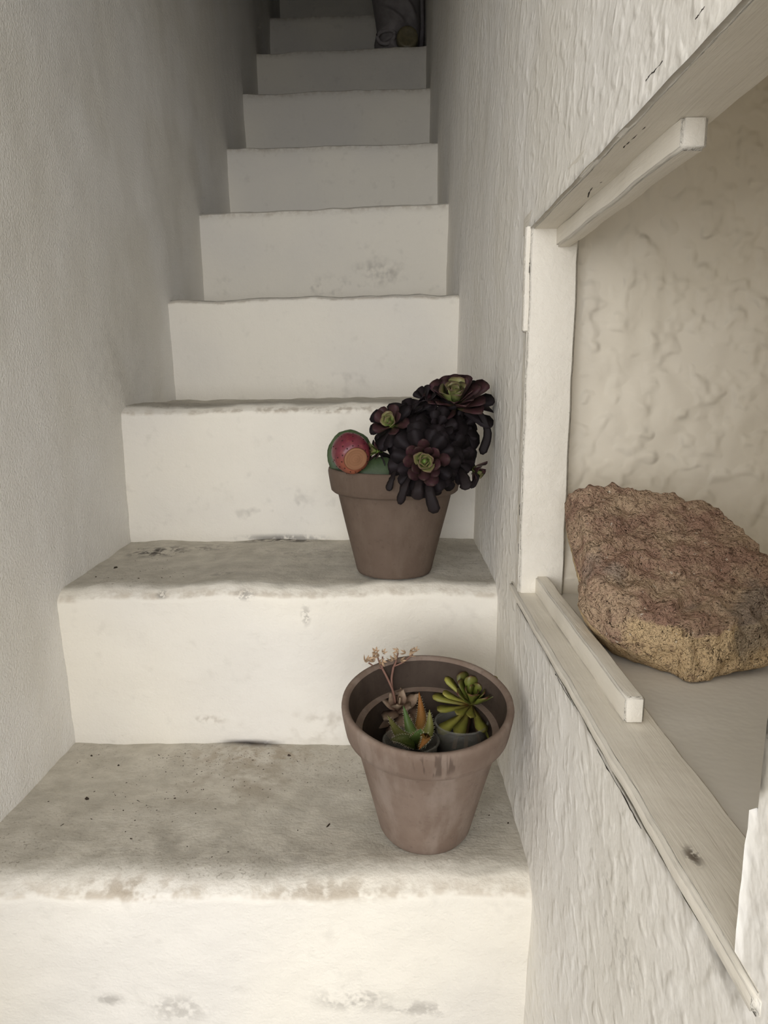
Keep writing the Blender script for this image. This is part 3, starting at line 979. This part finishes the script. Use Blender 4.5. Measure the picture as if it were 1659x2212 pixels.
V, F = tube([p - Vector(ga_loc) for p in bez([(0.088, 0.795, LOZ + 0.07), (0.090, 0.782, 0.34), (0.0915, 0.775, 0.380)], 5)], 0.0042, 8)
obj('stem', mesh_from('stem', V, F, M_GS), gaeo)
for pts in ([(0.091, 0.768, 0.372), (0.086, 0.748, 0.355), (0.085, 0.738, 0.332)], [(0.096, 0.768, 0.370), (0.101, 0.748, 0.352), (0.104, 0.742, 0.335)], [(0.085, 0.770, 0.370), (0.075, 0.755, 0.350), (0.070, 0.745, 0.330)]):
    strap(gaeo, ga_loc, pts, 0.0022, M_GS, 'withered_leaf')

# aloe with toothed leaves
def aloe_mat(name, c0, c1):
    return leaf_mat(name, [(0, c0), (0.6, tuple((a + b) / 2 for a, b in zip(c0, c1))), (1, c1)], 0.45)
M_TOOTH = plain('aloe_tooth', (0.62, 0.58, 0.42), 0.6, 0.3)
al_loc = (0.030, 0.722, LOZ + 0.075)
aloe = tag(empty('aloe', al_loc), 'small green and orange aloe with pale toothed leaf edges in the lower pot', 'plant')
AB = Vector((0.0295, 0.718, 0.364))
TOOTH_V = [(-0.5, 0, 0), (0.25, 0.43, 0), (0.25, -0.43, 0), (0, 0, 1)]
def aloe_leaf(tip, bend, w, cols, i):
    tip = Vector(tip)
    mid = (AB + tip) / 2 + Vector(bend)
    P_ = bez([AB, mid, tip], 6)
    n = len(P_)
    V, F, A, T = [], [], [], []
    prev = None
    for j, p in enumerate(P_):
        t = j / (n - 1)
        d = (P_[min(j + 1, n - 1)] - P_[max(j - 1, 0)]).normalized()
        view = Vector((0.0, -0.75, 0.66))
        s = d.cross(view).normalized()
        up = s.cross(d)
        hw = w * (0.75 + 0.45 * math.sin(min(1, t * 2.2) * math.pi / 2) * (1 - t)) * (1 - t ** 2.2) + 0.0004
        V += [p - s * hw + up * hw * 0.28, p - up * 0.0006, p + s * hw + up * hw * 0.28, p - up * (hw * 0.55 + 0.0005)]
        A += [t] * 4
        if 0.12 < t < 0.97:
            for sg in (-1, 1):
                for q in (0, 0.5):
                    pp = p + s * (sg * hw) + up * hw * 0.28 + d * (q * (tip - AB).length / n)
                    if q and hw < 0.002:
                        continue
                    T.append((pp, (s * sg + d * 0.5).normalized()))
        if 0.1 < t < 0.9 and i % 2 == 0:
            T.append((p - up * 0.0004 + s * hw * 0.4 * (-1) ** j, up))
    for j in range(n - 1):
        for k in range(4):
            q = (k + 1) % 4
            F.append((j * 4 + q, j * 4 + k, (j + 1) * 4 + k, (j + 1) * 4 + q))
    F += [(0, 1, 2, 3), tuple((n - 1) * 4 + k for k in (3, 2, 1, 0))]
    me = mesh_from('aloe_leaf', [v - Vector(al_loc) for v in V], F, aloe_mat('aloe_leaf_%d' % i, *cols))
    at = me.attributes.new('along', 'FLOAT', 'POINT')
    at.data.foreach_set('value', A)
    lf = obj('leaf', me, aloe)
    V, F = [], []
    for p, d in T:
        R3 = frame_of(d)
        b = len(V)
        V += [p - Vector(al_loc) + R3 @ (Vector(v) * (0.0006 if v[2] == 0 else 0.0016)) for v in TOOTH_V]
        F += [(b, b + 1, b + 3), (b + 1, b + 2, b + 3), (b + 2, b, b + 3)]
    tag(obj('teeth', mesh_from('teeth', V, F, M_TOOTH, smooth=False), lf), kind='stuff')
GRN = ((0.13, 0.18, 0.04), (0.085, 0.16, 0.040))
OLV = ((0.15, 0.17, 0.035), (0.20, 0.18, 0.05))
ORA = ((0.22, 0.13, 0.03), (0.34, 0.13, 0.03))
DRK = ((0.10, 0.15, 0.03), (0.09, 0.08, 0.03))
for i, (tip, bend, w, cols) in enumerate([
        ((0.034, 0.772, 0.4000), (0.004, 0.004, -0.006), 0.0072, ORA),
        ((0.0155, 0.745, 0.3960), (0.000, 0.004, -0.006), 0.0068, GRN),
        ((-0.002, 0.722, 0.3960), (-0.002, 0.000, -0.006), 0.0070, OLV),
        ((0.0440, 0.738, 0.3950), (0.006, 0.000, -0.004), 0.0066, OLV),
        ((0.0010, 0.690, 0.3850), (-0.001, -0.004, 0.005), 0.0062, DRK),
        ((0.0300, 0.672, 0.3840), (0.008, -0.004, 0.012), 0.0060, ORA),
        ((0.0330, 0.708, 0.3880), (0.000, -0.004, 0.002), 0.0095, GRN)]):
    aloe_leaf(tip, bend, w, cols, i)

# ghost plant with dried flower stalks
M_EL = leaf_mat('ghost_leaf', [(0, (0.22, 0.12, 0.085)), (0.5, (0.30, 0.20, 0.135)), (1, (0.36, 0.27, 0.185))], 0.6)
M_ES = plain('flower_stalk', (0.24, 0.13, 0.095), 0.7, 0.2)
M_EF = plain('dried_floret', (0.46, 0.32, 0.20), 0.75, 0.2)
LE = leaf_mesh('leaf_ghost', FATL, 0.30, 0.18, 0.25, M_EL)
eg_loc = (0.010, 0.800, LOZ + 0.075)
ghost = tag(empty('ghost_plant', eg_loc), 'pinkish grey fleshy succulent with two dried flower stalks in the lower pot', 'plant')
rosette(ghost, eg_loc, (0.009, 0.790, 0.3745), (-0.12, -0.52, 0.85), 0.035, 16, [(1.01, LE)], 1.25, 70, -22, 41, M_EL, depth=0.5, short=0.5)
V, F = tube([p - Vector(eg_loc) for p in bez([(0.010, 0.800, LOZ + 0.07), (0.010, 0.801, 0.33), (0.009, 0.803, 0.36)], 5)], 0.004, 8)
obj('stem', mesh_from('stem', V, F, M_ES), ghost)
# floret: five narrow sepals in a star cup
FV, FF = [], []
for i in range(5):
    a = 2 * math.pi * i / 5
    c, s = math.cos(a), math.sin(a)
    b = len(FV)
    FV += [(0.0006 * c - 0.0008 * s, 0.0006 * s + 0.0008 * c, 0), (0.0006 * c + 0.0008 * s, 0.0006 * s - 0.0008 * c, 0), (0.0022 * c + 0.0009 * s, 0.0022 * s - 0.0009 * c, 0.0022), (0.0022 * c - 0.0009 * s, 0.0022 * s + 0.0009 * c, 0.0022), (0.0034 * c, 0.0034 * s, 0.0048), (0.0010 * c, 0.0010 * s, 0.0012)]
    FF += [(b, b + 1, b + 2, b + 3), (b + 3, b + 2, b + 4), (b, b + 5, b + 1), (b + 1, b + 5, b + 2), (b + 5, b + 3, b + 2), (b, b + 3, b + 5)]
ME_FL = mesh_from('floret', FV, FF, M_EF, smooth=False)
rf = random.Random(5)
def stalk(pts, r, tips, heads):
    Pp = bez(pts, 5)
    V, F = tube([p - Vector(eg_loc) for p in Pp], r, 6)
    st = obj('flower_stalk', mesh_from('flower_stalk', V, F, M_ES), ghost)
    for tp in tips:
        V, F = tube([p - Vector(eg_loc) for p in bez([Pp[-1], (Pp[-1] + Vector(tp)) / 2 + Vector((0, 0, -0.002)), Vector(tp)], 4)], r * 0.7, 5)
        obj('stalk_branch', mesh_from('stalk_branch', V, F, M_ES), st)
    for h in heads:
        R3 = frame_of((rf.uniform(-1, 1), rf.uniform(-1, 0.2), rf.uniform(0.1, 1)))
        k = rf.uniform(1.1, 1.6)
        obj('floret', ME_FL, st, Matrix.Translation(Vector(h) - Vector(eg_loc)) @ (R3 * k).to_4x4())
stalk([(0.007, 0.785, 0.380), (0.0043, 0.785, 0.3947), (-0.0016, 0.787, 0.4086), (-0.0081, 0.788, 0.4217)], 0.0014, [(-0.024, 0.787, 0.4290), (-0.014, 0.788, 0.4380), (-0.008, 0.788, 0.4360)],
      [(-0.0272, 0.786, 0.4304), (-0.0235, 0.786, 0.4332), (-0.0187, 0.787, 0.4368), (-0.0155, 0.788, 0.4420), (-0.0123, 0.787, 0.4379), (-0.0075, 0.788, 0.4409), (-0.0091, 0.787, 0.4312), (-0.0177, 0.787, 0.4312)])
stalk([(0.007, 0.785, 0.380), (0.0035, 0.788, 0.3960), (0.0026, 0.790, 0.4090), (0.0048, 0.792, 0.4224)], 0.0014, [(0.008, 0.791, 0.4300), (0.010, 0.792, 0.4390), (0.027, 0.793, 0.4370)],
      [(0.0037, 0.790, 0.4300), (0.0079, 0.790, 0.4323), (0.0133, 0.790, 0.4306), (0.0101, 0.792, 0.4417), (0.0187, 0.793, 0.4390), (0.0240, 0.793, 0.4402), (0.0299, 0.793, 0.4419), (0.0230, 0.793, 0.4368)])

# clear plastic nursery cups the cuttings stand in
def cup_mat():
    t = NT('milky_clear_plastic')
    t.b.inputs['Alpha'].default_value = 0.30
    return t.done(t.mix(t.ramp(t.noise(90, 3, 0.6), 0.4, 0.7), (0.46, 0.45, 0.41), (0.36, 0.35, 0.31)), 0.25, None, 0.5)
M_CUP = cup_mat()
def cup(loc, r, h, label):
    c = tag(empty('plastic_cup', loc), label, 'cup', 'clear cups inside the lower pot')
    V, F = lathe([(r * 0.78, 0.0), (r * 0.80, 0.002), (r * 0.90, h * 0.55), (r * 0.93, h * 0.57), (r, h), (r * 0.975, h), (r * 0.90, h * 0.56), (r * 0.77, 0.002), (0.002, 0.002)], 40)
    obj('wall', mesh_from('cup_wall', V, F, M_CUP), c)
    V, F = lathe([(r * 0.99, h - 0.002), (r * 1.05, h - 0.001), (r * 1.06, h + 0.0006), (r * 1.03, h + 0.0016), (r * 0.98, h + 0.001)], 40, close=False)
    obj('lip', mesh_from('cup_lip', V, F, M_CUP), c)
    V, F = lathe([(r * 0.76, 0.003), (r * 0.84, h * 0.45), (r * 0.5, h * 0.48), (0.002, h * 0.49)], 24)
    obj('soil', mesh_from('cup_soil', V, F, M_SOIL), c)
zc = LOZ + 0.060
cup((0.024, 0.738, zc), 0.0300, 0.046, 'small clear plastic cup under the aloe inside the lower pot')
cup((0.081, 0.757, zc + 0.002), 0.0290, 0.056, 'small clear plastic cup under the green rosette inside the lower pot')

# ------------------------------------------------------------------ the rock in the alcove
ROCK = [(0.1821, 0.2081), (0.2003, 0.2139), (0.2209, 0.2146), (0.2374, 0.204), (0.2762, 0.1999), (0.3014, 0.1903), (0.3213, 0.1736), (0.3244, 0.1599), (0.338, 0.1356), (0.3414, 0.1119), (0.3462, 0.0706), (0.3406, 0.0353), (0.3118, 0.0139), (0.2882, 0.0107), (0.2692, 0.0047), (0.2595, -0.002), (0.2383, -0.0043), (0.2317, 0.0091), (0.2164, 0.0182), (0.2047, 0.0252), (0.1881, 0.0372), (0.1745, 0.0571), (0.1688, 0.0753), (0.1765, 0.1086), (0.1768, 0.1444), (0.1755, 0.1765)]
def rock_mat():
    t = NT('brown_limestone')
    at = t.n('ShaderNodeAttribute'); at.attribute_name = 'ochre'
    n1 = t.noise(26, 5, 0.7)
    n2 = t.noise(90, 4, 0.7)
    col = t.mix(t.ramp(n1, 0.36, 0.64), (0.335, 0.205, 0.145), (0.480, 0.345, 0.230))
    col = t.mix(t.ramp(t.math('ADD', at.outputs['Fac'], t.math('MULTIPLY', t.math('SUBTRACT', n1, 0.5), 1.2)), 0.40, 0.72), col, (0.640, 0.465, 0.270))
    grey = t.ramp(t.noise(11, 3, 0.6), 0.54, 0.66)
    col = t.mix(t.math('MULTIPLY', grey, 0.65), col, (0.270, 0.225, 0.180))
    col = t.mix(t.math('MULTIPLY', t.ramp(n2, 0.55, 0.70), 0.7), col, (0.160, 0.095, 0.062))
    col = t.mix(t.math('MULTIPLY', t.ramp(n2, 0.36, 0.26), 0.75), col, (0.60, 0.48, 0.34))
    n4 = t.noise(230, 2, 0.6)
    col = t.mix(t.math('MULTIPLY', t.ramp(n4, 0.60, 0.70), 0.6), col, (0.085, 0.052, 0.036))
    col = t.mix(t.math('MULTIPLY', t.ramp(n4, 0.32, 0.24), 0.8), col, (0.70, 0.62, 0.50))
    nrm = t.bump(n2, 1.0, 0.009)
    nrm = t.bump(n4, 1.0, 0.004, nrm)
    return t.done(col, 0.95, nrm, 0.1)
M_ROCK = rock_mat()
def make_rock():
    o0 = Vector((0, 0.553, 0.512)); tt = Vector((0, 0.848, 0.530)); nn = Vector((0, -0.530, 0.848))
    pts = [Vector(p) for p in ROCK]
    N = 260
    seg = [(pts[(i + 1) % len(pts)] - pts[i]).length for i in range(len(pts))]
    tot = sum(seg)
    ring = []
    i, acc = 0, 0.0
    for k in range(N):
        s = tot * k / N
        while s > acc + seg[i]:
            acc += seg[i]; i += 1
        f = (s - acc) / seg[i]
        ring.append(pts[i].lerp(pts[(i + 1) % len(pts)], f))
    c = Vector((0.252, 0.105))
    front = [0.04 + 0.035 * q for q in range(25)] + [0.91, 0.935, 0.96, 0.98, 1.0]
    back = [0.985, 0.95, 0.9, 0.84, 0.76, 0.66, 0.54, 0.4, 0.25, 0.1]
    V, A = [], []
    def pt(u, k, side):
        e = ring[k]
        p2 = c + (e - c) * u
        low = max(0.0, min(1.0, (0.075 - e.y + 0.25 * (e.x - 0.24)) / 0.06))      # the broken lower edge
        b = 0.80 if side > 0 else 0.55
        bb = b * low + 0.90 * (1 - low)
        h = 1.0 if u < bb else max(0.0, 1 - (u - bb) / (1 - bb)) ** (0.95 if low > 0.5 else 0.7)
        if side > 0:
            hh = 0.030 * h
        else:
            hh = -0.055 * min(1.0, (1 - u) / 0.35) ** 0.7
        P3 = o0 + Vector((p2.x, 0, 0)) + tt * p2.y + nn * hh
        d = 0.0040 * n3(P3.x, P3.y, P3.z, 24) + 0.0035 - 0.0075 * abs(n3(P3.x + 5, P3.y, P3.z, 42)) + 0.0022 * n3(P3.x, P3.y + 3, P3.z, 120) + 0.0016 * n3(P3.x, P3.y + 7, P3.z, 280)
        rdg = 0.0030 * math.sin((p2.x * 0.75 - p2.y) * 230 + 3 * n3(P3.x, P3.y, P3.z, 20)) * (1 if side > 0 and u < bb else 0) * max(0, n3(P3.x, P3.y + 2, P3.z, 12) + 0.4)
        out = (e - c).normalized()
        P3 = P3 + nn * (d * 1.2 + rdg) + (Vector((out.x, 0, 0)) + tt * out.y) * d * 0.9
        P3.z = max(P3.z, 0.5105)
        return P3, (low * max(0.0, min(1.0, (u - bb + 0.06) / 0.10)) if side > 0 else 1.0)
    V.append(o0 + Vector((c.x, 0, 0)) + tt * c.y + nn * 0.030); A.append(0)
    for u in front:
        for k in range(N):
            p, a = pt(u, k, 1); V.append(p); A.append(a)
    for u in back:
        for k in range(N):
            p, a = pt(u, k, -1); V.append(p); A.append(a)
    q = o0 + Vector((c.x, 0, 0)) + tt * c.y - nn * 0.055
    q.z = max(q.z, 0.5105)
    V.append(q); A.append(1)
    F = []
    R_ = len(front) + len(back)
    for k in range(N):
        F.append((0, 1 + (k + 1) % N, 1 + k))
        for j in range(R_ - 1):
            a = 1 + j * N
            F.append((a + k, a + (k + 1) % N, a + N + (k + 1) % N, a + N + k))
        a = 1 + (R_ - 1) * N
        F.append((a + k, a + (k + 1) % N, len(V) - 1))
    me = mesh_from('rock', V, F, M_ROCK)
    at = me.attributes.new('ochre', 'FLOAT', 'POINT')
    at.data.foreach_set('value', A)
    bm = bmesh.new(); bm.from_mesh(me)
    bmesh.ops.recalc_face_normals(bm, faces=bm.faces[:])
    bm.to_mesh(me); bm.free()
    return tag(obj('rock', me), 'large rough brown and ochre rock leaning on the alcove shelf', 'rock')
make_rock()

# ------------------------------------------------------------------ grey cloth bundle and round jar far up the stairs
def cloth_mat():
    t = NT('grey_cotton_cloth')
    col = t.mix(t.ramp(t.noise(30, 4, 0.6), 0.35, 0.7), (0.33, 0.30, 0.295), (0.26, 0.235, 0.23))
    return t.done(col, 0.9, t.bump(t.noise(500, 2, 0.5), 1.0, 0.0008), 0.1)
M_CLOTH = cloth_mat()
BZ = 1.872
bag_loc = (0.03, 2.86, BZ)
bag = tag(empty('cloth_bundle', bag_loc), 'crumpled grey cloth bundle slumped against the wall on a dark upper step', 'cloth')
def bag_pt(a, h):
    # a: angle, h: 0..1 height
    H_ = 0.42
    wl = lerp_tab([(0, 0.062), (0.06, 0.082), (0.14, 0.088), (0.24, 0.078), (0.34, 0.084), (0.55, 0.100), (0.8, 0.090), (1, 0.02)], h)
    wr = lerp_tab([(0, 0.060), (0.08, 0.072), (0.3, 0.078), (0.6, 0.076), (0.85, 0.066), (1, 0.02)], h)
    dp = lerp_tab([(0, 0.085), (0.1, 0.110), (0.4, 0.105), (0.8, 0.085), (1, 0.02)], h)
    ca, sa = math.cos(a), math.sin(a)
    x = (wr if ca > 0 else wl) * ca
    y = dp * sa
    z = H_ * h
    # slanting folds that run from the upper left down to the lower right
    s = x * 0.62 + z * 0.78
    w = 0.5 + 0.5 * math.sin(s * 105 + 2.2 * n3(x, z, 3, 14))
    fold = -0.020 * (w ** 3) * min(1, h / 0.12) + 0.010 * n3(x, y, z, 16)
    # a pocket pulled open at the lower left
    pk = math.exp(-(((x + 0.045) / 0.026) ** 2 + ((z - 0.052) / 0.013) ** 2)) * (1 if sa < 0 else 0)
    # a hollow round the jar
    jr = math.exp(-(((x - 0.030) / 0.040) ** 2 + ((z - 0.045) / 0.045) ** 2) ** 2) * (1 if sa < 0 else 0)
    y += -sa * 0 + (0.045 * pk + 0.050 * jr) - fold * (1 if sa > 0 else -1) * abs(sa)
    return (x, y, z + 0.004 * n3(x, y, 2, 30) * min(1, h * 8))
NA, NH = 110, 70
V = [bag_pt(2 * math.pi * i / NA, j / NH) for j in range(NH + 1) for i in range(NA)]
F = [(j * NA + i, j * NA + (i + 1) % NA, (j + 1) * NA + (i + 1) % NA, (j + 1) * NA + i) for j in range(NH) for i in range(NA)]
F += [tuple(reversed(range(NA))), tuple(NH * NA + i for i in range(NA))]
obj('draped_cloth', mesh_from('draped_cloth', V, F, M_CLOTH), bag)
hem = [(-0.045 + 0.030 * math.cos(a), -0.096 - 0.006 * math.cos(a * 2), 0.050 + 0.021 * math.sin(a) + 0.004 * math.cos(a)) for a in [2 * math.pi * k / 22 for k in range(23)]]
V, F = tube(hem, [0.0065 + 0.002 * n3(k, 0, 0, 0.7) for k in range(23)], 8)
obj('hem_roll', mesh_from('hem_roll', V, F, M_CLOTH), bag)
V, F = tube([(0.105 - 0.03, 0.05, 0.02), (0.080, 0.02, 0.12), (0.076, -0.01, 0.22), (0.070, -0.02, 0.33)], [0.012, 0.014, 0.013, 0.010], 8)
obj('hanging_fold', mesh_from('hanging_fold', V, F, M_CLOTH), bag)
t = NT('olive_brown_glaze')
M_JAR = t.done(t.mix(t.ramp(t.noise(60, 3, 0.6), 0.35, 0.7), (0.20, 0.170, 0.095), (0.15, 0.128, 0.072)), 0.35, None, 0.4)
V, F = lathe([(0.002, 0.003), (0.022, 0.002), (0.028, 0.0), (0.034, 0.002), (0.0375, 0.008), (0.038, 0.02), (0.038, 0.055), (0.034, 0.064), (0.002, 0.066)], 40)
tag(obj('jar', mesh_from('jar', V, F, M_JAR), None, Matrix.Translation((0.059, 2.738, BZ + 0.0385)) @ Matrix.Rotation(math.radians(-90), 4, 'X')), 'round olive-brown jar lying in the fold of the grey cloth', 'jar')

# ------------------------------------------------------------------ crumbs of earth and dry bits on the treads
M_CR = plain('dry_crumbs', (0.050, 0.036, 0.026), 0.9, 0.2)
V, F = [], []
rc = random.Random(21)
def crumb(x, y, l, w, h, a):
    z = tread_z(x, y)
    b = len(V)
    ca, sa = math.cos(a), math.sin(a)
    for (u, v, q) in [(-1, 0, 0), (-0.4, 0.9, 0), (0.6, 0.8, 0), (1, 0, 0), (0.5, -0.9, 0), (-0.5, -0.8, 0), (-0.5, 0.1, 1), (0.5, -0.1, 1)]:
        k = rc.uniform(0.75, 1.25)
        V.append((x + (u * l * ca - v * w * sa) * k, y + (u * l * sa + v * w * ca) * k, z - 0.0002 + q * h))
    for f in [(0, 5, 6), (5, 4, 7, 6), (4, 3, 7), (3, 2, 7), (2, 1, 6, 7), (1, 0, 6)]:
        F.append(tuple(b + i for i in f))
for (x, y, l, w) in [(-0.377, 0.819, 0.0042, 0.0026), (-0.311, 0.814, 0.0055, 0.0008), (-0.071, 0.763, 0.0055, 0.0015), (-0.14, 0.930, 0.0030, 0.0024), (-0.417, 0.930, 0.0022, 0.0018), (-0.268, 0.821, 0.0016, 0.0014),
                     (-0.291, 0.732, 0.0018, 0.0014), (-0.382, 0.760, 0.0034, 0.0009), (-0.323, 0.932, 0.0034, 0.0010), (-0.419, 1.068, 0.0032, 0.0026), (0.138, 0.760, 0.0018, 0.0012), (0.118, 0.775, 0.0016, 0.0012),
                     (-0.37, 0.905, 0.0022, 0.0018), (-0.30, 0.770, 0.0012, 0.0010), (-0.43, 1.02, 0.0016, 0.0014), (-0.36, 1.00, 0.0017, 0.0013), (-0.33, 1.01, 0.0018, 0.0012)]:
    crumb(x, y, l, w, min(l, w) * 0.9, rc.uniform(-1.2, 1.2))
for k in range(240):
    x = rc.gauss(-0.24, 0.11); y = 0.945 - abs(rc.gauss(0, 0.11))
    if -0.44 < x < 0.0 and 0.70 < y < 0.94:
        s = rc.uniform(0.0003, 0.0010)
        crumb(x, y, s * rc.uniform(1, 2), s, s * 0.8, rc.uniform(0, 3))
for k in range(70):
    x = rc.gauss(-0.36, 0.06); y = rc.uniform(1.0, 1.2)
    if x > -0.445:
        s = rc.uniform(0.0003, 0.0009)
        crumb(x, y, s * rc.uniform(1, 2), s, s * 0.8, rc.uniform(0, 3))
tag(obj('earth_crumbs', mesh_from('earth_crumbs', V, F, M_CR, smooth=False)), 'dark crumbs of earth and dry bits scattered over the lower treads', 'debris', kind='stuff')
